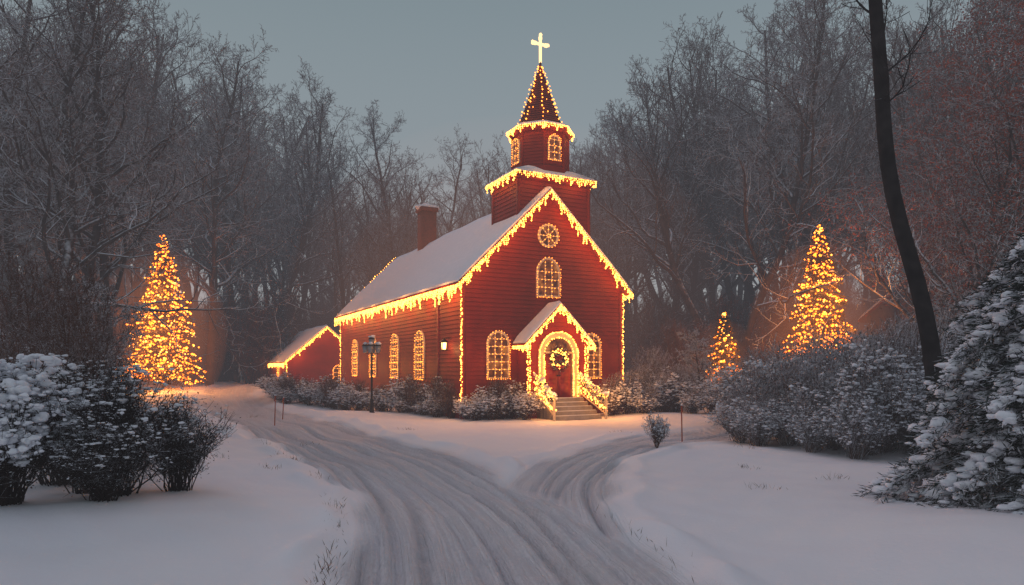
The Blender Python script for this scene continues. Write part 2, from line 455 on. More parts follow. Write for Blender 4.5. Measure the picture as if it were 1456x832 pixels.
SHRFT=[gen_shrub(i+70,1.0,1.5,48,500,.05,0,.05,upness=1.15,mats=[M_ftw,M_fleaf,M_puff]) for i in range(2)]

def gen_conifer(seed,h,r,nb,per,needL,needW,snow,snow_s,mats,droop=.35,z0=.05,taper=.9,trunk=.1,tip_up=0,side_l=.34,npad=6,flat=.42,el=1.0):
    rg=np.random.RandomState(seed); mb=MB()
    tubes(mb,[[0,0,-.3]],[[0,0,h*.97]],[trunk],[.01],7,0)
    P0=[];P1=[];Rr=[];LP=[];LD=[];SP=[];SS=[];SD=[]
    for i in range(nb):
        f=((i+.5)/nb)
        f=1-(1-f)**1.35
        z=h*(z0+(1-z0)*f)
        rr=r*(1-f)**taper*(.66+.55*rg.rand())+.04*r
        a=i*2.39996+rg.rand()*.5
        d=np.array([math.cos(a),math.sin(a),0])
        n=6; prev=np.array([0,0,z])
        sd=np.array([-d[1],d[0],0]); drp=droop*(.6+.8*rg.rand())
        for k in range(n):
            g=(k+1)/n
            q=np.array([0,0,z])+d*rr*g+np.array([0,0,.12*rr*math.sin(g*2)-drp*rr*g*g+tip_up*rr*g**3])+rg.randn(3)*.02*r
            P0.append(prev);P1.append(q);Rr.append((.03*(1-g)+.006)*max(.4,r/2))
            m=max(2,int(per*(rr/r)))
            t=rg.rand(m)[:,None]; base=prev*(1-t)+q*t
            side=np.where(rg.rand(m)<.5,-1.,1.)[:,None]
            ln=rr*side_l*(1.05-g*.6)*rg.rand(m)[:,None]
            base=base+sd*side*ln+d*ln*.6+np.array([0,0,-1.])*ln*.3*(.3+droop)+rg.randn(m,3)*.02
            LP.append(base); LD.append(sd*side*.8+d*.9+np.array([0,0,-.35])+rg.randn(m,3)*.6)
            if k>=1 and rg.rand()<snow:
                for _ in range(npad):
                    tt=rg.rand(); s_=rg.uniform(-1,1)*rg.rand()**.3; l2=rr*side_l*(1.05-g*.6)*abs(s_)*.9
                    pp=prev*(1-tt)+q*tt+sd*np.sign(s_)*l2+d*l2*.6-np.array([0,0,1.])*l2*.3*(.3+droop)+np.array([0,0,.015])+rg.randn(3)*.012
                    SP.append(pp); SS.append((.45+.55*rr/r)*(1.25-.85*abs(s_))*(.35+.9*rg.rand()**1.5)); SD.append(math.atan2(d[1]+s_*sd[1],d[0]+s_*sd[0]))
            prev=q
    tubes(mb,P0,P1,Rr,np.array(Rr)*.8,3,0)
    LP=np.concatenate(LP);LD=np.concatenate(LD)
    leaves(mb,LP,LD,needL*(.6+.8*rg.rand(len(LP))),needW,1)
    if len(SP):
        puffs(mb,np.array(SP),snow_s*np.array(SS),2,flat,False,np.array(SD),el)
    return mb.mesh('conifer_mesh',mats,True),LP

def warm_light(par,loc,e,size=.5,col=(1,.38,.085),name='bulb_glow'):
    pl=bpy.data.lights.new(name,'POINT'); pl.energy=e; pl.color=col; pl.shadow_soft_size=size
    o=bpy.data.objects.new(name,pl); SC.objects.link(o); o.parent=par; o.location=loc; return o
def vol_mat(name,absd,absc,ec,es):
    m=bpy.data.materials.new(name); m.use_nodes=True; nt=m.node_tree; nt.nodes.clear()
    out=nt.nodes.new('ShaderNodeOutputMaterial'); e=nt.nodes.new('ShaderNodeEmission')
    e.inputs['Color'].default_value=(*ec,1); e.inputs['Strength'].default_value=es
    if absd>0:
        a=nt.nodes.new('ShaderNodeVolumeAbsorption'); a.inputs['Color'].default_value=(*absc,1); a.inputs['Density'].default_value=absd
        s=nt.nodes.new('ShaderNodeAddShader'); nt.links.new(a.outputs[0],s.inputs[0]); nt.links.new(e.outputs[0],s.inputs[1]); nt.links.new(s.outputs[0],out.inputs['Volume'])
    else: nt.links.new(e.outputs[0],out.inputs['Volume'])
    return m
M_glowvol=vol_mat('glow_volume',0,(0,0,0),(1,.25,.05),.015)  # self-emitting volume, paints a halo of bulb light into the air
M_glowvol2=vol_mat('glow_volume_soft',0,(0,0,0),(1,.33,.12),.0016)  # weaker emission for the painted halo around the church
IV3,IF3=ico(4)

# ---- christmas trees
def xmas(x,y,h,r,nb,nl,seed,br=.05,ev=0):
    root=bpy.data.objects.new('christmas_tree',None); SC.objects.link(root)
    root.location=(x,y,H(x,y))
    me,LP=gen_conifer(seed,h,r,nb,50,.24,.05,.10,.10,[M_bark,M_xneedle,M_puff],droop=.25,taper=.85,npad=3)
    obj('foliage',me,root)
    rad=np.hypot(LP[:,0],LP[:,1]); lim=r*(1-np.clip(LP[:,2]/h,0,1))**.85
    sc=rad/(lim+.15)
    wgt=np.where(sc>.42)[0]; c=wgt[R.permutation(len(wgt))[:nl]]
    k=int(nl*.76)
    obj('string_lights',bulbs_mesh('b',LP[c[:k]]*1.03,br,M_bulb3,.5),root)
    obj('string_lights_bright',bulbs_mesh('b',LP[c[k:]]*1.03,br*.85,M_bulb,.5),root)
    top=MB(); puffs(top,[[0,0,h*.99]],[.12],0,1); obj('star',top.mesh('star',[M_bulb],True),root)
    for k,(zz,e) in enumerate(((h*.15,ev*.42),(h*.38,ev*.33),(h*.65,ev*.25))):
        for s in (-1,1):
            warm_light(root,(s*r*.75*(1-zz/h),-r*(1-zz/h)*1.1-.5,zz),e*.5,.6,(1,.34,.065))
    for i,(q,zc) in enumerate(((.26,.40),(.40,.38),(.58,.36))):  # nested emissive ellipsoids added to imitate glow around the tree
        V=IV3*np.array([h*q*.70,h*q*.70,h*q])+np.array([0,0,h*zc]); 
        obj('glow_volume',np_mesh('lm',V,[IF3],[M_glowvol],None,True),root)
    return root
xmas(-25.6,49,10.8,2.6,260,2300,3,br=.064,ev=2600)
xmas(18.6,40.5,10.2,2.4,260,2300,5,br=.056,ev=2000)
xmas(13.0,41,5.2,1.3,130,600,8,br=.052,ev=650)

# ---- foreground snow-laden conifers
CM=[M_bark,M_needle,M_puff]
me,_=gen_conifer(21,4.1,2.3,190,210,.13,.015,.78,.088,CM,droop=.62,taper=.5,z0=.05,trunk=.12,npad=15,flat=.62,el=.9)
obj('snowy_conifer',me,None,(8.0,9.6,H(8.0,9.6)),(0,0,.4))
me2,_=gen_conifer(22,4.9,2.2,150,130,.15,.020,.7,.10,CM,droop=.5,taper=.6,z0=.08,trunk=.12,npad=10,flat=.6)
obj('snowy_conifer',me2,None,(11.3,12.8,H(11.3,12.8)),(0,0,1.4))

# ---- foreground dark shrubs (left), one of them buried in snow
dk=[M_darktw,M_dleaf,M_puff]
for i,(x,y,s,h) in enumerate(((-6.0,10.2,1.15,1.05),(-7.2,11.4,1.3,1.15),(-8.6,12.8,1.5,1.2),(-5.5,11.0,.85,.80),(-5.8,9.5,.8,.6))):
    m=gen_shrub(60+i,1.05,1.55,72,3600,.045,300,.030,mats=dk,upness=1.15,thick=.010,low=False,clump=2)
    obj('dark_shrub',m,None,(x,y,H(x,y)-.05),(0,0,i*1.3),(s,s,h))
m=gen_shrub(88,1.0,1.5,80,6000,.05,850,.060,mats=dk,upness=1.1,thick=.012,low=False,clump=4,flat=.7)
obj('snow_laden_shrub',m,None,(-6.95,9.2,H(-6.95,9.2)-.05),(0,0,.5),(.95,.95,1.0))
tall=gen_bare(95,4.6,.05,16,.08,.9,1.0,min_r=.007,ksides=4,lenf=.6,mats=[M_brown,M_brown,M_brown],up=.14)
for i,(x,y,s) in enumerate(((-9.3,14.2,.8),(-10.4,15.5,.95),(-11.6,16.6,1.0),(-8.5,13.5,.62),(-12.9,18.5,1.1),(-14.6,20.5,1.2),(-7.9,12.6,.55),(-7.0,11.0,.52))):
    obj('bare_sapling',tall,None,(x,y,H(x,y)-.05),(0,0,i*2.1),(s*1.1,s*1.1,s))
for i,(x,y,s) in enumerate(((-11.2,17.2,1.25),(-12.6,18.2,1.45),(-13.8,20,1.6),(-15.6,22,1.8),(-10.2,16.0,1.1),(-17.5,24,2.0))):
    obj('snowy_shrub',SHRMID[i%3],None,(x,y,H(x,y)-.05),(0,0,i*2.1),(s,s,s))
obj('low_shrub',SHRMID[1],None,(-9.0,17.6,H(-9,17.6)-.1),(0,0,1),(.8,.6,.33))
obj('low_shrub',SHR[2],None,(4.1,19.0,H(4.1,19)-.03),(0,0,1),(.40,.40,.60))

# ---- hedges along the church
def bush(x,y,s,sh=1.0,k=None,name='snowy_shrub',pool=SHR):
    obj(name,pool[rnd.randrange(len(pool))] if k is None else pool[k],None,(x,y,H(x,y)-.06),(0,0,rnd.random()*6.28),(s,s,s*sh))
hp=[(-12.6,37.2),(-11.2,36.1),(-9.9,35.0),(-8.7,34.2),(-7.6,33.3),(-6.6,32.8),(-5.4,31.9),(-4.4,31.0),(-3.3,30.2),(-2.3,29.2),(-1.5,28.4),(-.6,28.2),(.2,28.5)]
for (x,y) in hp:
    bush(x+rnd.gauss(0,.25),y+rnd.gauss(0,.25),rnd.uniform(.65,1.05),rnd.uniform(.65,1.0))
    bush(x+.3+rnd.gauss(0,.15),y+1.0+rnd.gauss(0,.2),rnd.uniform(.85,1.2),rnd.uniform(.75,1.2))
    bush(x+rnd.gauss(0,.3),y+.7+rnd.gauss(0,.2),rnd.uniform(.75,1.05),rnd.uniform(.9,1.15),None,'bare_shrub',SHRTW)
for (x,y) in ((-13.6,38.9),(-14.3,40.5),(-15,42.3),(-15.6,44.5),(-16.2,46.5),(-13.2,40.4)):
    bush(x,y,rnd.uniform(.9,1.2),.8)
for (x,y,s) in ((4.5,30.3,.95),(5.3,30.9,1.0),(6.1,31.6,1.2),(7.2,32.0,1.2),(8.0,33.0,1.3),(9.2,31.0,.9),(6.0,30.2,.7),(8.2,30.6,.7),(7.2,34.5,1.6),(9.6,35.5,1.2),(10.5,32.5,.9)):
    bush(x,y,s,rnd.uniform(.85,1.1))
    bush(x+.3,y+.5,s*.9,rnd.uniform(1.0,1.3),None,'bare_shrub',SHRFT)
# ---- right side shrub mass
for (x,y,s) in ((7.6,21.6,1.1),(8.3,20.2,1.25),(9.3,19.4,1.4),(10.2,18.6,1.45),(11.2,18.2,1.5),(9.0,22.5,1.45),(10.6,21.2,1.6),(12.0,20.4,1.6),(13.2,19.2,1.7),(12.6,17.2,1.45),(8.8,25.0,1.3),(11.0,25.5,1.5),(13.4,24.0,1.7),(15.0,22.0,1.9),(9.9,28.5,1.2),(12.5,29,1.4),(15.4,28,1.6),(17.5,26,2.1),(16.5,19,2.1),(9.3,17.6,.9),(10.8,16.9,1.0),(8.2,18.6,.8),(14.6,16,1.7),(7.2,20.0,.7)):
    bush(x+rnd.gauss(0,.2),y,s*rnd.uniform(.85,1.1),rnd.uniform(.8,1.15),None,'snowy_shrub',SHRMID)
    bush(x+.5,y+.6,s*1.1,rnd.uniform(1.05,1.3),None,'bare_shrub',SHRFT)
HS=snowy('twig_heavy_snow',(.10,.075,.065),(.06,.05,.045),-.2,.4,1.5,amount=.95)
small=gen_bare(91,4.2,.09,14,.3,1.25,1.1,min_r=.012,ksides=5,lenf=.5,mats=[M_bark,HS,M_redleaf],up=0)
obj('snowy_small_tree',small,None,(9.6,34,H(9.6,34)))
for (x,y,s,r_) in ((15.6,27.0,1.0,4),(11.6,21.5,.8,1),(17.6,24,1.3,2),(13.6,18.4,.95,3),(19.5,28,1.5,5),(-18.5,30,1.5,2),(9.2,19.0,.62,3),(22,30,1.8,1)):
    obj('snowy_small_tree',small,None,(x,y,H(x,y)),(0,0,r_),s)

# ---- dark leaning trunk at right
def leaning():
    mb=MB(); pts=[]
    n=22
    for i in range(n+1):
        f=i/n; z=-.5+15.5*f
        x=-1.75*f*1.15+.22*math.sin(f*7+.5)-.05*math.sin(f*17)
        pts.append(((x,.25*math.sin(f*4),z),.215*(1-.42*f)))
    an=np.arange(12)*2*math.pi/12
    V=[];F=[]
    for (p,r) in pts:
        for a in an: V.append((p[0]+math.cos(a)*r*(1+.06*math.sin(3*a+p[2])),p[1]+math.sin(a)*r,p[2]))
    for i in range(n):
        for k in range(12):
            F.append([i*12+k,i*12+(k+1)%12,(i+1)*12+(k+1)%12,(i+1)*12+k])
    mb.add(V,F,0)
    rg=random.Random(5); S=[]
    for c in range(16):
        i=rg.randrange(13,n); p=Vector(pts[i][0]); d=Vector((rg.gauss(.4,1),rg.gauss(0,1),.7)).normalized(); r=.03
        for k in range(7):
            d=(d+Vector((rg.gauss(0,.2),rg.gauss(0,.2),rg.gauss(.08,.15)))).normalized(); q=p+d*.36
            S.append((p[:],q[:],r,r*.8)); r*=.8
            for e in range(2):
                dd=(d+Vector((rg.gauss(0,.8),rg.gauss(0,.8),rg.gauss(0,.6)))).normalized(); a=q
                for kk in range(3):
                    b=a+dd*.2; S.append((a[:],b[:],r*.5,r*.4)); a=b; dd=(dd+Vector((rg.gauss(0,.3),rg.gauss(0,.3),.1))).normalized()
            p=q
    tubes(mb,[s[0] for s in S],[s[1] for s in S],[s[2] for s in S],[s[3] for s in S],4,0)
    return mb.mesh('leaning',[M_dbark],True)
obj('leaning_tree',leaning(),None,(10.35,16,H(10.35,16)))

# ---- individual bare trees
def at(ax,D): return ((ax-728)/950*D, D)
def tree(ax,D,top,me,rz=None,name='bare_tree',w=1.0):
    x,y=at(ax,D); z=H(x,y)
    hh=(520-top)/950*D+2.3-z; s=hh/20
    obj(name,me,None,(x,y,z),(0,0,rnd.random()*6.28 if rz is None else rz),(s*w,s*w,s))
for (ax,D,top,k) in ((1045,47,5,0),(1168,52,-60,1),(1262,66,-100,0),(955,62,60,1),(610,72,146,0),(655,75,190,1),(880,66,135,1),(845,74,190,2),
                     (85,30,-160,0),(150,38,-60,1),(298,54,40,2),(335,60,70,1),(30,36,-120,1),(375,66,110,0),(-20,24,-300,0),(225,60,-10,2),(115,34,-80,1),(1110,56,-20,2)):
    tree(ax,D,top,TREES_FINE[k])
for (ax,D,top) in ((1330,36,-90),(1410,30,-150),(1390,40,-100),(1300,44,-60),(1470,24,-160),(1360,27,-40)):
    tree(ax,D,top,TREE_RED,None,'russet_leaf_tree')

# ---- distant forest (one instanced collection)
fc=bpy.data.collections.new('forest_trees')
prof=[(-900,-80),(0,-30),(250,-10),(340,80),(430,130),(480,185),(560,215),(610,220),(700,215),(760,215),(860,190),(920,135),(960,70),(1010,20),(1100,-10),(1456,-60),(2400,-80)]
px_=[p[0] for p in prof]; py_=[p[1] for p in prof]
def fadd(me,x,y,rz,s):
    o=bpy.data.objects.new('t',me); o.location=(x,y,H(x,y)-.1); o.rotation_euler=(rnd.gauss(0,.05),rnd.gauss(0,.05),rz); o.scale=s; fc.objects.link(o)
cnt=0
while cnt<290:
    ax=rnd.uniform(-350,1800)
    lo=46 if (ax<330 or ax>1000) else (64 if ax>470 else 60)
    if ax<-50 or ax>1500: lo=32
    D=lo+ (112-lo)*rnd.random()**1.1
    x,y=at(ax,D)
    if abs(x+23)<3.5 and y<75: continue
    if math.hypot(x+25.6,y-49)<5 or math.hypot(x-18.6,y-40.5)<5 : continue
    if 1178<ax<1290 and 38<D<63: continue
    if math.hypot(x-31,y-58)<8: continue
    top=np.interp(ax,px_,py_)+rnd.uniform(0,1)**1.5*110
    hh=(520-top)/950*D+2.3-H(x,y)
    hh=min(hh,34); s=hh/20
    if s<.35: continue
    fadd(TREES[rnd.randrange(5)],x,y,rnd.random()*6.28,(s*rnd.uniform(.75,1.05),)*2+(s,)); cnt+=1
for i in range(36):
    x=rnd.choice((-1,1))*rnd.uniform(28,60); y=rnd.uniform(0,40)
    fadd(TREES[rnd.randrange(5)],x,y,rnd.random()*6.28,(rnd.uniform(.8,1.2),)*3)
cnt=0
while cnt<400:
    ax=rnd.uniform(-250,1700)
    lo=40 if (ax<300 or ax>960) else 56
    D=lo+(100-lo)*rnd.random()**1.5
    x,y=at(ax,D)
    if abs(x+22)<4 and y<58: continue
    if math.hypot(x+25.6,y-47)<4.5 or math.hypot(x-18.6,y-39)<4.5 or (11<x<16 and y<45): continue
    if math.hypot(x-31,y-56)<7.5 or (1180<ax<1290 and D<60): continue
    if -20<x<-10 and y<70: continue
    s=rnd.uniform(1.6,3.6)
    fadd(SHRTW[rnd.randrange(3)],x,y,rnd.random()*6.28,(s,s,s*rnd.uniform(.9,1.6))); cnt+=1
fo=bpy.data.objects.new('forest',None); fo.instance_type='COLLECTION'; fo.instance_collection=fc; SC.objects.link(fo)

# ------------------------------------------------------------------ church (local frame: x along front, y back, z up)
W=8.45; LEN=23.; EZ=6.1; RZ=10.25; SL=(RZ-EZ)/(W/2); CX=W/2
class Part(MB):
    def box(s,x0,x1,y0,y1,z0,z1,m=0):
        V=[(x0,y0,z0),(x1,y0,z0),(x1,y1,z0),(x0,y1,z0),(x0,y0,z1),(x1,y0,z1),(x1,y1,z1),(x0,y1,z1)]
        s.add(V,[[3,2,1,0],[4,5,6,7],[0,1,5,4],[1,2,6,5],[2,3,7,6],[3,0,4,7]],m)
def boards(mb,O,U,N,L,Rr,z0,z1,step=.19,out=.035,m=0):
    """clapboards on plane O + U*a + Z ; L(z),R(z) give extents"""
    O=np.array(O,float);U=np.array(U,float);N=np.array(N,float);Zv=np.array([0,0,1.])
    z=z0
    while z<z1-1e-4:
        zt=min(z+step,z1)
        a0,a1,b0,b1=L(z),Rr(z),L(zt),Rr(zt)
        q=[O+U*a0+Zv*z+N*out,O+U*a1+Zv*z+N*out,O+U*b1+Zv*zt+N*.004,O+U*b0+Zv*zt+N*.004]
        u=[O+U*a0+Zv*z+N*.004,O+U*a1+Zv*z+N*.004,O+U*a1+Zv*z+N*out,O+U*a0+Zv*z+N*out]
        mb.add(q,[[0,1,2,3]],m); mb.add(u,[[0,1,2,3]],m)
        z=zt

def icicles(p0,p1,sp=.13,lo=.06,hi=.42,step=.08,out=(0,0,0)):
    p0=np.array(p0,float);p1=np.array(p1,float);L=np.linalg.norm(p1-p0);n=max(2,int(L/sp));r=[]
    for i in range(n+1):
        p=p0+(p1-p0)*i/n+np.array(out)
        ln=lo+(hi-lo)*(rnd.random()**1.1)*(.62+.38*math.sin(i*1.15+math.sin(i*.37)))
        k=0
        while k*step<=ln:
            r.append(p+np.array([rnd.gauss(0,.012),rnd.gauss(0,.012),-k*step])); k+=1
    return r
def string(p0,p1,sp=.13,j=.02):
    p0=np.array(p0,float);p1=np.array(p1,float);n=max(1,int(np.linalg.norm(p1-p0)/sp))
    return [p0+(p1-p0)*i/n+np.array([rnd.gauss(0,j),rnd.gauss(0,j),rnd.gauss(0,j)]) for i in range(n+1)]

def arch_outline(w,h,n=12,pointed=0.):
    r=w/2; sp=h-r*(1+pointed)
    pts=[(-r,0),(-r,sp)]
    for i in range(1,n):
        a=math.pi-math.pi*i/n
        pts.append((r*math.cos(a),sp+r*math.sin(a)*(1+pointed*(math.sin(a)**3))))
    pts+=[(r,sp),(r,0)]
    return pts
def window(mb,bl,O,U,N,w,h,frame=.09,bars=2,hb=.36,pane=1,fr=0,pointed=0.,bulb_bars=True,circle=False):
    O=np.array(O,float);U=np.array(U,float);N=np.array(N,float);Zv=np.array([0,0,1.])
    def P(a,z,n): return O+U*a+Zv*z+N*n
    if circle:
        out=[(w/2*math.cos(a),w/2*math.sin(a)+w/2) for a in np.linspace(0,2*math.pi,21)[:-1]]
        inn=[((w/2-frame)*math.cos(a),(w/2-frame)*math.sin(a)+w/2) for a in np.linspace(0,2*math.pi,21)[:-1]]
    else:
        out=arch_outline(w,h,12,pointed)
        inn=[(a*(w-2*frame)/w, frame+z*(h-2*frame)/h) for a,z in out]
    n=len(out)
    mb.add([P(a,z,.045) for a,z in inn],[list(range(n))][0:1],pane)
    V=[P(a,z,.09) for a,z in out]+[P(a,z,.09) for a,z in inn]+[P(a,z,.0) for a,z in out]+[P(a,z,.04) for a,z in inn]
    F=[]
    for i in range(n):
        j=(i+1)%n
        F+= [[i,j,n+j,n+i],[i,2*n+i,2*n+j,j],[n+i,n+j,3*n+j,3*n+i]]
    mb.add(V,F,fr)
    for i in range(n):
        j=(i+1)%n
        bl+=string(P(out[i][0],out[i][1],.12),P(out[j][0],out[j][1],.12),.10,.012)[:-1]
    def bar(a0,z0,a1,z1,t=.020):
        d=np.array([a1-a0,z1-z0]);l=np.linalg.norm(d);d/=l; q=np.array([-d[1],d[0]])*t
        V=[P(a0+q[0],z0+q[1],.078),P(a1+q[0],z1+q[1],.078),P(a1-q[0],z1-q[1],.078),P(a0-q[0],z0-q[1],.078)]
        V+= [P(a0+q[0],z0+q[1],.05),P(a1+q[0],z1+q[1],.05),P(a1-q[0],z1-q[1],.05),P(a0-q[0],z0-q[1],.05)]
        mb.add(V,[[0,1,2,3],[0,4,5,1],[2,6,7,3]],fr)
        if bulb_bars: bl.extend(string(P(a0,z0,.1),P(a1,z1,.1),.17,.012))
    if circle:
        c=w/2
        for k in range(4):
            a=k*math.pi/4; bar(-c*.8*math.cos(a),c-c*.8*math.sin(a),c*.8*math.cos(a),c+c*.8*math.sin(a))
        return
    r=w/2-frame; sp=h-(w/2)*(1+pointed)
    for b in range(bars):
        a=-r+2*r*(b+1)/(bars+1)
        bar(a,frame,a,sp+math.sqrt(max(0,r*r-a*a))*.97)
    z=frame+hb
    while z<sp+r*.6:
        e=r if z<sp else math.sqrt(max(.01,r*r-(z-sp)**2))
        bar(-e,z,e,z); z+=hb

church=bpy.data.objects.new('church',None); SC.objects.link(church)
CO=(-2.166,29.0,0); ANG=math.atan2(.4547,.8906)
church.location=CO; church.rotation_euler=(0,0,ANG)
lights=[]; soft=[]
p=Part()
gl=lambda z: 0 if z<EZ else (z-EZ)/SL
boards(p,(0,0,0),(1,0,0),(0,-1,0),lambda z:gl(z),lambda z:W-gl(z),-.4,RZ-.02)
boards(p,(W,LEN,0),(-1,0,0),(0,1,0),lambda z:gl(z),lambda z:W-gl(z),-.4,RZ-.02)
boards(p,(0,LEN,0),(0,-1,0),(-1,0,0),lambda z:0,lambda z:LEN,-.4,EZ)
boards(p,(W,0,0),(0,1,0),(1,0,0),lambda z:0,lambda z:LEN,-.4,EZ)
obj('walls',p.mesh('walls',[M_red]),church)
p=Part()
for (x,y) in ((0,0),(W,0),(0,LEN),(W,LEN)):
    p.box(x-.05 if x==0 else x-.13,x+.13 if x==0 else x+.05,y-.05 if y==0 else y-.13,y+.13 if y==0 else y+.05,-.4,EZ-.1)
p.box(-.07,.05,2.75,2.9,-.4,EZ-.1)
p.box(-.06,W+.06,-.06,.05,-.4,.25)
obj('corner_trim',p.mesh('trim',[M_redtrim]),church)
OV_=.38
def roof(name,x0,x1,ze,zr,y0,y1,ov,par,thick=.12,snow=.2,seed=0):
    cx=(x0+x1)/2; sl=(zr-ze)/(cx-x0)
    p=Part()
    xa=x0-ov; za=ze-ov*sl
    def prof(off): return [(xa,za+off),(cx,zr+off),(2*cx-xa,za+off)]
    for side in (0,1):
        A,B=(prof(.03)[side],prof(.03)[side+1]); A2,B2=(prof(.03+thick)[side],prof(.03+thick)[side+1])
        V=[(A[0],y0,A[1]),(B[0],y0,B[1]),(B[0],y1,B[1]),(A[0],y1,A[1]),(A2[0],y0,A2[1]),(B2[0],y0,B2[1]),(B2[0],y1,B2[1]),(A2[0],y1,A2[1])]
        p.add(V,[[3,2,1,0],[4,5,6,7],[0,1,5,4],[1,2,6,5],[2,3,7,6],[3,0,4,7]],0)
    obj(name,p.mesh(name,[M_redtrim]),par)
    ns=26; nt=max(10,int((y1-y0)/.35)); V=[];F=[]
    o=.03+thick+.004
    for j in range(nt+1):
        y=y0+.02+(y1-y0-.04)*j/nt
        for i in range(ns+1):
            f=i/ns; x=xa+.02+(2*(cx-xa)-.04)*f
            zb=(za+(x-xa)*sl if x<cx else za+(2*cx-xa-x)*sl)+o
            e=min(1,(1-abs(2*f-1))/.09); e2=min(1,min(j,nt-j)/1.3+.25)
            t=snow*(.45+.55*math.sqrt(e))*e2**.5*(1+.12*math.sin(y*1.3+x)+.1*math.sin(y*.5+x*2+seed))
            t-= .10*snow*math.exp(-((x-cx)/.3)**2)
            V.append((x,y,zb+t))
    for j in range(nt):
        for i in range(ns):
            a=j*(ns+1)+i; F.append([a,a+1,a+ns+2,a+ns+1])
    p=Part(); p.add(V,F,0)
    def skirt(idx,flip):
        Q=[];G=[]
        for k in idx:
            v=V[k]; x=v[0]
            zb=(za+(x-xa)*sl if x<cx else za+(2*cx-xa-x)*sl)+o
            Q+= [v,(v[0],v[1],zb)]
        for k in range(len(idx)-1):
            f=[2*k,2*k+1,2*k+3,2*k+2]; G.append(f[::-1] if flip else f)
        p.add(Q,G,0)
    skirt(list(range(ns+1)),False); skirt([nt*(ns+1)+i for i in range(ns+1)],True)
    skirt([j*(ns+1) for j in range(nt+1)],True); skirt([j*(ns+1)+ns for j in range(nt+1)],False)
    obj(name+'_snow',p.mesh('snow',[M_puff],True),par)
    return xa,za,sl
xa,za,sl=roof('roof',0,W,EZ,RZ,-.42,LEN+.4,OV_,church)
yf_=-.46
lights+=icicles((xa-.03,-.4,za+.02),(xa-.03,LEN+.4,za+.02),.12,.12,.78)
lights+=icicles((2*CX-xa+.03,-.4,za+.02),(2*CX-xa+.03,LEN+.4,za+.02),.14,.12,.5)
lights+=icicles((xa,yf_,za+.06),(CX,yf_,RZ+.07),.11,.1,.66)
lights+=icicles((CX,yf_,RZ+.07),(2*CX-xa,yf_,za+.06),.11,.1,.66)
lights+=string((xa,LEN+.42,za+.1),(CX,LEN+.42,RZ+.45),.2)
for x in (-.07,W+.07): lights+=string((x,-.08,-.1+.9),(x,-.08,EZ-.3),.085,.02)
lights+=string((-.08,LEN,.8),(-.08,LEN,EZ-.3),.13)
for k in range(8): warm_light(church,(xa-.35,1.0+k*3.0,za-.30),62,.25)
for k in range(1,5):
    f=k/5; warm_light(church,(xa+(CX-xa)*f,-1.0,za+(RZ-za)*f-.25),20,.25)
    warm_light(church,(2*CX-xa-(CX-xa)*f,-1.0,za+(RZ-za)*f-.25),20,.25)
for k in range(3):
    for x in (-.5,W+.5): warm_light(church,(x,-.6,1.3+k*1.7),20,.2)
p=Part(); wl=[]
for t in (5.3,9.5,14.0,18.5):
    window(p,wl,(-.03,t,1.62),(0,-1,0),(-1,0,0),1.3,2.45,.1,2,.38); warm_light(church,(-.7,t,2.4),18,.4)
for t in (5.3,9.5,14.0,18.5): window(p,wl,(W+.03,t,1.62),(0,1,0),(1,0,0),1.3,2.45,.1,2,.38,bulb_bars=False)
for s in (1.7,6.62):
    window(p,wl,(s,-.03,1.7),(1,0,0),(0,-1,0),1.12,2.15,.09,2,.34); warm_light(church,(s,-.8,2.4),10,.3)
window(p,wl,(CX+.05,-.03,5.45),(1,0,0),(0,-1,0),1.25,1.85,.1,2,.36,pointed=.1)
window(p,wl,(CX+.05,-.03,7.75),(1,0,0),(0,-1,0),1.1,1.1,.1,circle=True)
obj('windows',p.mesh('windows',[M_cream,M_pane]),church)
p=Part(); cy=16.2
p.box(CX-.5,CX+.5,cy-.5,cy+.5,8.5,12.7,0); p.box(CX-.6,CX+.6,cy-.6,cy+.6,12.7,12.95,0)
p.box(CX-.28,CX+.28,cy-.28,cy+.28,12.954,13.2,0)
puffs(p,[[CX,cy,12.98],[CX-.2,cy-.15,13.05],[CX+.2,cy-.1,13.02],[CX,cy+.1,13.2]],[.6,.42,.4,.34],1,.45)
obj('chimney',p.mesh('chimney',[M_brick,M_puff]),church)

# tower
TX=CX+.52; TY=1.5; hx=1.9; hy=1.32; TZ0=7.4; TZ1=11.0
p=Part()
boards(p,(TX-hx,TY-hy,0),(1,0,0),(0,-1,0),lambda z:0,lambda z:2*hx,TZ0,TZ1)
boards(p,(TX+hx,TY+hy,0),(-1,0,0),(0,1,0),lambda z:0,lambda z:2*hx,TZ0,TZ1)
boards(p,(TX-hx,TY+hy,0),(0,-1,0),(-1,0,0),lambda z:0,lambda z:2*hy,TZ0,TZ1)
boards(p,(TX+hx,TY-hy,0),(0,1,0),(1,0,0),lambda z:0,lambda z:2*hy,TZ0,TZ1)
for sx in (-1,1):
    for sy in (-1,1):
        p.box(TX+sx*hx-.07,TX+sx*hx+.07,TY+sy*hy-.07,TY+sy*hy+.07,TZ0,TZ1)
o=.26
p.box(TX-hx-.14,TX+hx+.14,TY-hy-.14,TY+hy+.14,TZ1-.12,TZ1,0)
p.box(TX-hx-o,TX+hx+o,TY-hy-o,TY+hy+o,TZ1,TZ1+.14,0)
def frust(p,cx,cy,ax,ay,bx,by,z0,z1,m):
    V=[(cx-ax,cy-ay,z0),(cx+ax,cy-ay,z0),(cx+ax,cy+ay,z0),(cx-ax,cy+ay,z0),(cx-bx,cy-by,z1),(cx+bx,cy-by,z1),(cx+bx,cy+by,z1),(cx-bx,cy+by,z1)]
    p.add(V,[[3,2,1,0],[4,5,6,7],[0,1,5,4],[1,2,6,5],[2,3,7,6],[3,0,4,7]],m)
frust(p,TX,TY,hx+o-.02,hy+o-.02,hx+o-.06,hy+o-.06,TZ1+.144,TZ1+.26,1)
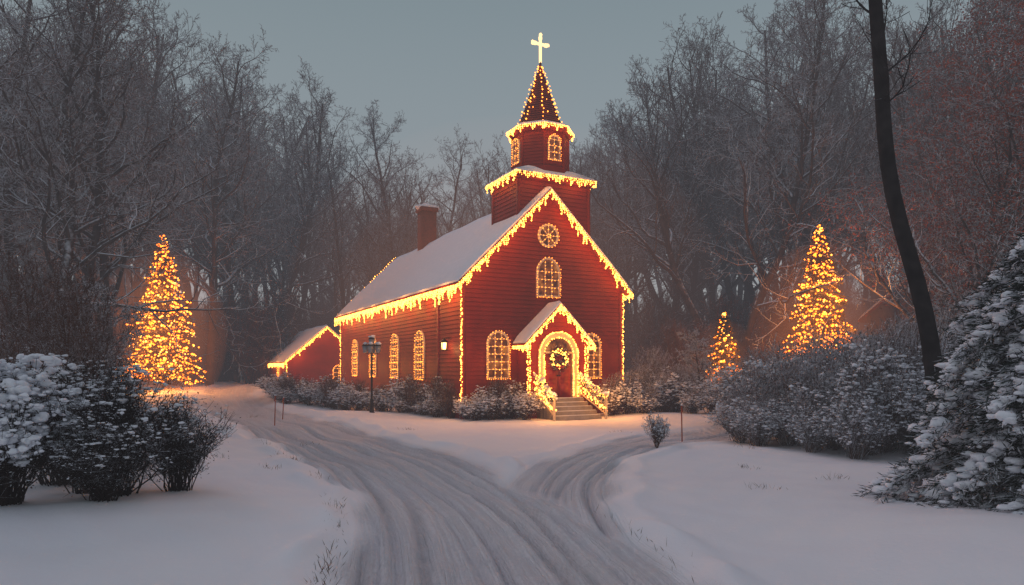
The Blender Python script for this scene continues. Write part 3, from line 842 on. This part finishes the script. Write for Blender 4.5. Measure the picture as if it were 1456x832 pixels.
frust(p,TX,TY,hx+o-.065,hy+o-.065,1.2,1.0,TZ1+.262,TZ1+.62,1)
obj('tower_base',p.mesh('tower',[M_red,M_puff]),church)
q=[(TX-hx-o,TY-hy-o),(TX+hx+o,TY-hy-o),(TX+hx+o,TY+hy+o),(TX-hx-o,TY+hy+o)]
for i in range(4):
    a=q[i];b=q[(i+1)%4]; lights+=icicles((a[0],a[1],TZ1+.12),(b[0],b[1],TZ1+.12),.10,.08,.5)
for (x,y) in ((TX-1.1,TY-hy-.7),(TX+1.1,TY-hy-.7),(TX-hx-.7,TY)): warm_light(church,(x,y,TZ1-.2),14,.2)
def octo(r,z,cx=TX,cy=TY,off=math.pi/8): return [(cx+r*math.cos(off+i*math.pi/4),cy+r*math.sin(off+i*math.pi/4),z) for i in range(8)]
def prism(p,r0,z0,r1,z1,m,cap=True):
    V=octo(r0,z0)+octo(r1,z1)
    F=[[i,(i+1)%8,8+(i+1)%8,8+i] for i in range(8)]
    p.add(V,F,m)
    if cap:
        p.add(octo(r1,z1),[list(range(8))],m); p.add(octo(r0,z0),[list(range(8))[::-1]],m)
p=Part(); BR=1.36; BZ0=TZ1+.3; BZ1=13.45
for i in range(8):
    a0=math.pi/8+i*math.pi/4; a1=a0+math.pi/4
    A=np.array([TX+BR*math.cos(a0),TY+BR*math.sin(a0),0]);B=np.array([TX+BR*math.cos(a1),TY+BR*math.sin(a1),0])
    L=np.linalg.norm(B-A);U=(B-A)/L;N=np.array([U[1],-U[0],0])
    boards(p,A,U,N,lambda z:0,lambda z,L=L:L,BZ0,BZ1,.15,.025)
    p.box(A[0]-.05,A[0]+.05,A[1]-.05,A[1]+.05,BZ0,BZ1)
prism(p,BR+.08,BZ0+.02,BR+.08,BZ0+.35,0,False)
prism(p,BR+.10,BZ1-.14,BR+.24,BZ1,0)
prism(p,BR+.26,BZ1+.003,BR+.26,BZ1+.12,0)
obj('belfry',p.mesh('belfry',[M_red]),church)
p=Part(); prism(p,BR+.24,BZ1+.124,BR+.18,BZ1+.24,0); prism(p,BR+.17,BZ1+.243,.95,BZ1+.46,0)
obj('belfry_snow',p.mesh('bs',[M_puff]),church)
oc=octo(BR+.28,BZ1+.1)
for i in range(8): lights+=icicles(oc[i],oc[(i+1)%8],.095,.06,.4)
for a in (-1.57,-2.6,-.5): warm_light(church,(TX+2.0*math.cos(a),TY+2.0*math.sin(a),BZ1-.15),11,.2)
p=Part()
for i in (0,2,4,6):
    a=i*math.pi/4
    N=np.array([math.cos(a),math.sin(a),0]); U=np.array([-N[1],N[0],0])
    ap=BR*math.cos(math.pi/8)+.02
    window(p,wl,(TX+N[0]*ap,TY+N[1]*ap,BZ0+.62),U,N,.66,1.2,.07,1,.3)
obj('belfry_windows',p.mesh('bw',[M_cream,M_pane]),church)
p=Part(); SZ0=BZ1+.35; SZ1=16.95; nC=26
for k in range(nC):
    f=k/nC; g=(k+1)/nC
    r0=1.06*(1-f)+.10*math.exp(-f*9)+.02; r1=1.06*(1-g)+.10*math.exp(-g*9)
    prism(p,r0+.018,SZ0+(SZ1-SZ0)*f,r1+.0,SZ0+(SZ1-SZ0)*g,0,False)
prism(p,.07,SZ1-.12,.05,SZ1+.12,0)
obj('spire',p.mesh('spire',[M_shingle]),church)
for i in range(8):
    a=math.pi/8+i*math.pi/4
    for k in range(15):
        f=k/15; r=1.06*(1-f)+.08+.1*math.exp(-f*9); soft.append(np.array([TX+r*math.cos(a)+rnd.gauss(0,.03),TY+r*math.sin(a),SZ0+(SZ1-SZ0)*f+rnd.gauss(0,.03)]))
    for k in range(2):
        f=(k+.5+rnd.random()*.5)/4; r=(1.06*(1-f)+.1)*.95; aa_=a+math.pi/8+rnd.uniform(-.2,.2); soft.append(np.array([TX+r*math.cos(aa_),TY+r*math.sin(aa_),SZ0+(SZ1-SZ0)*f]))
for a in (-1.57,-2.6,-.5):
    warm_light(church,(TX+1.7*math.cos(a),TY+1.7*math.sin(a),SZ0+.8),9,.3); warm_light(church,(TX+1.2*math.cos(a),TY+1.2*math.sin(a),SZ0+2.0),5,.3)
p=Part(); cz=17.02
p.box(TX-.055,TX+.055,TY-.045,TY+.045,cz,cz+1.35,0); p.box(TX-.40,TX-.056,TY-.045,TY+.045,cz+.86,cz+.97,0); p.box(TX+.056,TX+.40,TY-.045,TY+.045,cz+.86,cz+.97,0)
for (a,b) in ((-.40,.915),(.40,.915),(0,1.36)): puffs(p,[[TX+a,TY,cz+b]],[.085],0,1.)
for (a,b) in ((-.31,.915),(.31,.915),(0,1.2)): p.box(TX+a-.07,TX+a+.07,TY-.06,TY+.06,cz+b-.075,cz+b+.075,0)
obj('cross',p.mesh('cross',[M_cross]),church)

# vestibule (porch)
PH=1.5; PO=.95; PEZ=3.45; PRZ=4.95; psl=(PRZ-PEZ)/PH
p=Part(); x0,x1=CX-PH,CX+PH; FL=.86
gp=lambda z: 0 if z<PEZ else (z-PEZ)/psl
boards(p,(x0,-PO,0),(1,0,0),(0,-1,0),gp,lambda z:2*PH-gp(z),-.3,PRZ-.02)
boards(p,(x0,0,0),(0,-1,0),(-1,0,0),lambda z:0,lambda z:PO,-.3,PEZ)
boards(p,(x1,-PO,0),(0,1,0),(1,0,0),lambda z:0,lambda z:PO,-.3,PEZ)
for x in (x0,x1): p.box(x-.07,x+.07,-PO-.06,-PO+.07,-.3,PEZ)
obj('porch_walls',p.mesh('pw',[M_red]),church)
pxa,pza,psl=roof('porch_roof',x0,x1,PEZ,PRZ,-PO-.35,-.032,.3,church,.09,.16,3)
lights+=icicles((pxa,-PO-.38,pza+.06),(CX,-PO-.38,PRZ+.06),.085,.08,.55)
lights+=icicles((CX,-PO-.38,PRZ+.06),(2*CX-pxa,-PO-.38,pza+.06),.085,.08,.55)
lights+=icicles((pxa-.02,-PO-.3,pza),(pxa-.02,-.1,pza),.1,.08,.3)
lights+=icicles((2*CX-pxa+.02,-PO-.3,pza),(2*CX-pxa+.02,-.1,pza),.1,.08,.3)
for x in (x0,x1):
    for dx in (-.06,.06): lights+=string((x+dx,-PO-.1,FL),(x+dx,-PO-.1,PEZ),.09,.02)
p=Part()
def archpanel(w,h,y,m,zz=FL):
    o=arch_outline(w,h,14); p.add([(CX+a,y,zz+z) for a,z in o],[list(range(len(o)))],m)
def archring(w0,h0,w1,h1,y0,y1,m,zz=FL):
    A=arch_outline(w0,h0,14);B=arch_outline(w1,h1,14);n=len(A)
    V=[(CX+a,y1,zz+z) for a,z in A]+[(CX+a,y1,zz+z) for a,z in B]+[(CX+a,y0,zz+z) for a,z in A]+[(CX+a,y0,zz+z) for a,z in B]
    F=[]
    for i in range(n-1): F+= [[i,i+1,n+i+1,n+i],[i,2*n+i,2*n+i+1,i+1],[n+i,n+i+1,3*n+i+1,3*n+i]]
    p.add(V,F,m)
yF=-PO-.035
archring(2.0,2.95,1.5,2.7,yF,yF-.12,0)
archpanel(1.5,2.7,yF-.01,1)
for s in (-1,1):
    xx=CX+s*.335
    p.box(xx-.32,xx+.32,yF-.055,yF-.012,FL,FL+1.98,2)
    for zz in (.15,.8,1.35):
        p.box(xx-.22,xx+.22,yF-.075,yF-.056,FL+zz,FL+zz+.48,2)
p.box(CX-.75,CX+.75,yF-.08,yF-.013,FL+1.985,FL+2.07,0)
for s in (-1,1): puffs(p,[[CX+s*.06,yF-.1,FL+1.0]],[.035],3,1.)
obj('entrance_door',p.mesh('door',[M_cream,M_pane,M_door,M_iron]),church)
for (w,h) in ((2.0,2.95),(1.52,2.7)):
    A=arch_outline(w,h,18)
    for i in range(len(A)-1):
        lights+=string((CX+A[i][0],yF-.15,FL+A[i][1]),(CX+A[i+1][0],yF-.15,FL+A[i+1][1]),.08,.012)[:-1]
p=Part(); WZ=FL+1.75
th=R.rand(1400)*6.283; rr=.36+.09*R.randn(1400)
P=np.stack([CX+rr*np.cos(th),np.full(1400,yF-.12)-.06*R.rand(1400),WZ+rr*np.sin(th)],1)
leaves(p,P,R.randn(1400,3),.13,.03,0)
puffs(p,[[CX-.12,yF-.2,WZ-.36],[CX+.12,yF-.2,WZ-.36]],[.09,.09],1,.8)
obj('wreath',p.mesh('wreath',[M_needle,M_door]),church)
for i in range(60):
    a=rnd.random()*6.283; r_=.36+rnd.gauss(0,.06); lights.append(np.array([CX+r_*math.cos(a),yF-.21,WZ+r_*math.sin(a)]))
warm_light(church,(CX,-PO-1.7,3.1),120,.5); warm_light(church,(CX-1.7,-PO-2.5,1.3),70,.3); warm_light(church,(CX+1.7,-PO-2.5,1.3),70,.3)
p=Part(); nst=5
for k in range(nst):
    zt=FL-.004-k*FL/nst; y1=-PO-.04-.55-k*.3
    p.box(CX-1.05-.03*k,CX+1.05+.03*k,y1,(-PO-.035) if k==0 else y1+.3,-.2,zt,0)
    p.box(CX-1.0-.03*k,CX+1.0+.03*k,y1+.02,y1+.10,zt+.002,zt+.03,1)
obj('steps',p.mesh('steps',[M_stone,M_puff]),church)
p=Part(); ye=-PO-.6-nst*.3+.15
for s in (-1,1):
    a=np.array([CX+s*1.12,-PO-.15,FL+.95]);b=np.array([CX+s*1.30,ye,.95])
    tubes(p,[a,a-[0,0,.75],a-[0,0,.95+.1],b-[0,0,1.05]],[b,b-[0,0,.75],a+[0,0,.05],b+[0,0,.1]],[.04,.03,.05,.06],[.04,.03,.05,.06],6,0)
    for k in range(1,11):
        q=a+(b-a)*k/11; tubes(p,[q-[0,0,.75]],[q],[.018],[.018],4,0)
    puffs(p,[b+[0,0,.16]],[.11],2,.8)
    n=1300; t=R.rand(n,1); sag=.12*np.abs(np.sin(t*math.pi*3))
    P=a*(1-t)+b*t+R.randn(n,3)*.075-np.concatenate([0*t,0*t,sag],1)
    leaves(p,P,R.randn(n,3),.13,.03,1)
    puffs(p,P[:70]+[0,0,.07],.05+.03*R.rand(70),2,.5)
    k=R.permutation(n)[:170]; lights+=list(P[k]*1.0+np.array([s*.02,0,.03]))
    for g in range(3): lights+=string(a*(1-g*.02)-[0,0,.4],b-[0,0,.55],.14,.05)
obj('railings',p.mesh('rail',[M_cream,M_needle,M_puff],True),church)
def lantern(p,x,y,z,s=1.):
    p.box(x-.09*s,x+.09*s,y-.09*s,y+.09*s,z,z+.03*s,0)
    for a in (-1,1):
        for b in (-1,1): p.box(x+a*.085*s-.012,x+a*.085*s+.012,y+b*.085*s-.012,y+b*.085*s+.012,z+.031*s,z+.3*s,0)
    frust(p,x,y,.055*s,.055*s,.07*s,.07*s,z+.032*s,z+.28*s,1)
    frust(p,x,y,.13*s,.13*s,.03*s,.03*s,z+.301*s,z+.42*s,0)
p=Part(); lantern(p,-.30,1.4,3.0,1.2); p.box(-.30,-.04,1.385,1.415,3.53,3.56,0); p.box(-.31,-.28,1.385,1.415,3.50,3.56,0)
obj('wall_lantern',p.mesh('lant',[M_iron,M_lant]),church)
warm_light(church,(-.55,1.3,3.1),20,.08,(1,.5,.17),'lantern_lamp')
obj('string_lights',bulbs_mesh('sl',lights,.038,M_bulb,.4),church)
obj('window_lights',bulbs_mesh('wlm',wl,.022,M_bulb2),church)
obj('spire_lights',bulbs_mesh('spl',soft,.040,M_bulb2),church)
for q in (.55,.8,1.05):  # emissive ellipsoids added for a soft warm halo about the church
    V=IV3*np.array([10*q,14*q,9*q])+np.array([CX,7,5.5]); obj('glow_volume',np_mesh('lm',V,[IF3],[M_glowvol2],None,True),church)

# annex
ann=bpy.data.objects.new('annex_building',None); SC.objects.link(ann); ann.location=(-17.5,52,.55); ann.rotation_euler=(0,0,ANG)
p=Part(); AW=6.0; AL=14; AE=2.15; AR=4.75; asl=(AR-AE)/3
ga=lambda z: 0 if z<AE else (z-AE)/asl
boards(p,(0,0,0),(1,0,0),(0,-1,0),ga,lambda z:AW-ga(z),-.8,AR-.02)
boards(p,(AW,AL,0),(-1,0,0),(0,1,0),ga,lambda z:AW-ga(z),-.8,AR-.02)
boards(p,(0,AL,0),(0,-1,0),(-1,0,0),lambda z:0,lambda z:AL,-.8,AE)
boards(p,(AW,0,0),(0,1,0),(1,0,0),lambda z:0,lambda z:AL,-.8,AE)
obj('walls',p.mesh('aw',[M_red]),ann)
axa,aza,_=roof('roof',0,AW,AE,AR,-.3,AL+.3,.3,ann,.1,.2,5)
al=icicles((axa,-.34,aza+.05),(AW/2,-.34,AR+.06),.12,.08,.45)+icicles((AW/2,-.34,AR+.06),(AW-axa,-.34,aza+.05),.12,.08,.45)
al+=icicles((axa-.02,-.3,aza+.02),(axa-.02,AL+.3,aza+.02),.13,.08,.45)
al+=string((-.05,-.06,-.2),(-.05,-.06,AE),.11)+string((-.06,AL,-.2),(-.06,AL,AE),.11)+string((AW+.05,-.06,-.2),(AW+.05,-.06,AE),.11)
for (x,y,z) in ((.8,-1.0,AE+.3),(3,-1.0,AR-.4),(5,-1,AE+.3),(-.9,3,AE-.3),(-.9,8,AE-.3)): warm_light(ann,(x,y,z),36,.2)
p=Part(); awl=[]; window(p,awl,(3.95,-.03,.1),(1,0,0),(0,-1,0),.9,1.7,.08,1,.34)
window(p,awl,(-.03,4,.4),(0,-1,0),(-1,0,0),.9,1.3,.08,1,.34)
obj('windows',p.mesh('aww',[M_cream,M_pane]),ann)
obj('string_lights',bulbs_mesh('asl',al,.042,M_bulb),ann); obj('window_lights',bulbs_mesh('awl',awl,.03,M_bulb2),ann)

# snow-roofed house on the rise at right
hs=bpy.data.objects.new('snow_roofed_house',None); SC.objects.link(hs); hs.location=(27.6,52,3.9); hs.rotation_euler=(0,0,math.radians(-42))
p=Part(); HW=6.5; HL=9; HE=2.2; HR=5.0; hsl=(HR-HE)/(HW/2)
gh=lambda z: 0 if z<HE else (z-HE)/hsl
boards(p,(0,0,0),(1,0,0),(0,-1,0),gh,lambda z:HW-gh(z),-3.5,HR-.02,.25)
boards(p,(HW,HL,0),(-1,0,0),(0,1,0),gh,lambda z:HW-gh(z),-3.5,HR-.02,.25)
boards(p,(0,HL,0),(0,-1,0),(-1,0,0),lambda z:0,lambda z:HL,-3.5,HE,.25)
boards(p,(HW,0,0),(0,1,0),(1,0,0),lambda z:0,lambda z:HL,-3.5,HE,.25)
for t in (2,4.5,7): p.box(-.07,-.04,t-.5,t+.5,.5,1.7,1)
obj('walls',p.mesh('hw',[M_grey,M_iron]),hs)
roof('roof',0,HW,HE,HR,-.5,HL+.5,.5,hs,.12,.3,9)

# lamp post
lp=bpy.data.objects.new('lamp_post',None); SC.objects.link(lp); lx,ly=-6.55,31.2; lp.location=(lx,ly,H(lx,ly))
p=Part()
tubes(p,[[0,0,-.2],[0,0,.0],[0,0,.55],[0,0,.62]],[[0,0,.0],[0,0,.55],[0,0,.62],[0,0,2.95]],[.14,.11,.08,.05],[.14,.08,.08,.04],10,0)
tubes(p,[[-.3,0,2.75],[0,-.3,2.75],[0,0,2.95]],[[.3,0,2.75],[0,.3,2.75],[0,0,3.1]],[.02,.02,.07],[.02,.02,.09],6,0)
for (a,b,z) in ((-.3,0,2.78),(.3,0,2.78),(0,-.3,2.78),(0,.3,2.78),(0,0,3.1)):
    frust(p,a,b,.08,.08,.12,.12,z,z+.32,1); frust(p,a,b,.15,.15,.04,.04,z+.322,z+.42,0)
    puffs(p,[[a,b,z+.43]],[.11],2,.6)
M_glass=simple('lamp_glass',(.35,.36,.38),(.25,.26,.28),4,.2)
obj('post_and_lanterns',p.mesh('lp',[M_iron,M_glass,M_puff]),lp)

for (x,y,h,l) in ((-9.7,27.3,1.15,.03),(5.35,21.0,1.1,-.02),(-10.1,29.4,.9,.05)):
    p=Part(); tubes(p,[[0,0,-.2],[0,0,h*.8]],[[l,0,h*.8],[l,0,h]],[.02,.024],[.02,.024],6,0)
    tubes(p,[[0,0,h*.8]],[[l,0,h*.93]],[.028],[.028],6,0); puffs(p,[[l,0,h+.01]],[.03],1,.7)
    obj('marker_stake',p.mesh('stake',[M_stake,M_puff]),None,(x,y,H(x,y)))

pts=[]
for c in ((15.3,33.5,2.8),(13.5,31.5,2.6),(17.5,33,2.8),(19.5,34,3.0)):
    for i in range(18): pts.append(np.array([c[0]+rnd.gauss(0,.8),c[1]+rnd.gauss(0,.5),c[2]+rnd.gauss(0,.45)]))
obj('shrub_lights',bulbs_mesh('shl',pts,.045,M_bulb3))

# ------------------------------------------------------------------ mist (evening haze, its scattered light painted in as volume emission)
sig=.0040
p=Part(); p.box(-150,150,-25,170,-4,46,0)
obj('emissive_haze',p.mesh('emissive_haze',[vol_mat('emissive_haze',sig,(0,0,0),(.185,.180,.205),sig)]))

# ------------------------------------------------------------------ world
w=bpy.data.worlds.new('World'); scene.world=w; w.use_nodes=True; nt=w.node_tree
bg=nt.nodes['Background']
sky=nt.nodes.new('ShaderNodeTexSky'); sky.sky_type='NISHITA'; sky.sun_disc=False
sky.sun_elevation=math.radians(4); sky.sun_rotation=math.radians(200); sky.air_density=1.2; sky.dust_density=2; sky.ozone_density=3
sc_=nt.nodes.new('ShaderNodeVectorMath'); sc_.operation='SCALE'; sc_.inputs['Scale'].default_value=.02
nt.links.new(sky.outputs[0],sc_.inputs[0])
tc=nt.nodes.new('ShaderNodeTexCoord'); sp=nt.nodes.new('ShaderNodeSeparateXYZ'); nt.links.new(tc.outputs['Generated'],sp.inputs[0])
cl=ramp(nt,sp.outputs[2],[(0,(.50,.50,.50)),(.22,(.36,.42,.435)),(.5,(.21,.28,.30)),(1,(.34,.34,.42))])
ad=nt.nodes.new('ShaderNodeVectorMath'); ad.operation='ADD'
nt.links.new(sc_.outputs[0],ad.inputs[0]); nt.links.new(cl,ad.inputs[1])
nt.links.new(ad.outputs[0],bg.inputs['Color']); bg.inputs['Strength'].default_value=1.0
sun=bpy.data.lights.new('sun','SUN'); sun.energy=.42; sun.angle=math.radians(10); sun.color=(1,.80,.84)
so=bpy.data.objects.new('sun',sun); SC.objects.link(so); so.rotation_euler=(math.radians(-52),0,math.radians(48))

# ------------------------------------------------------------------ camera
cam=bpy.data.cameras.new('camera'); co=bpy.data.objects.new('camera',cam); SC.objects.link(co)
co.location=(0,0,2.3); co.rotation_euler=(math.radians(90),0,0)
cam.sensor_width=36; cam.lens=950/1456*36; cam.shift_y=104/1456; cam.clip_end=2000; cam.clip_start=.1
scene.camera=co
scene.view_settings.view_transform='Standard'; scene.view_settings.look='None'; scene.view_settings.exposure=0
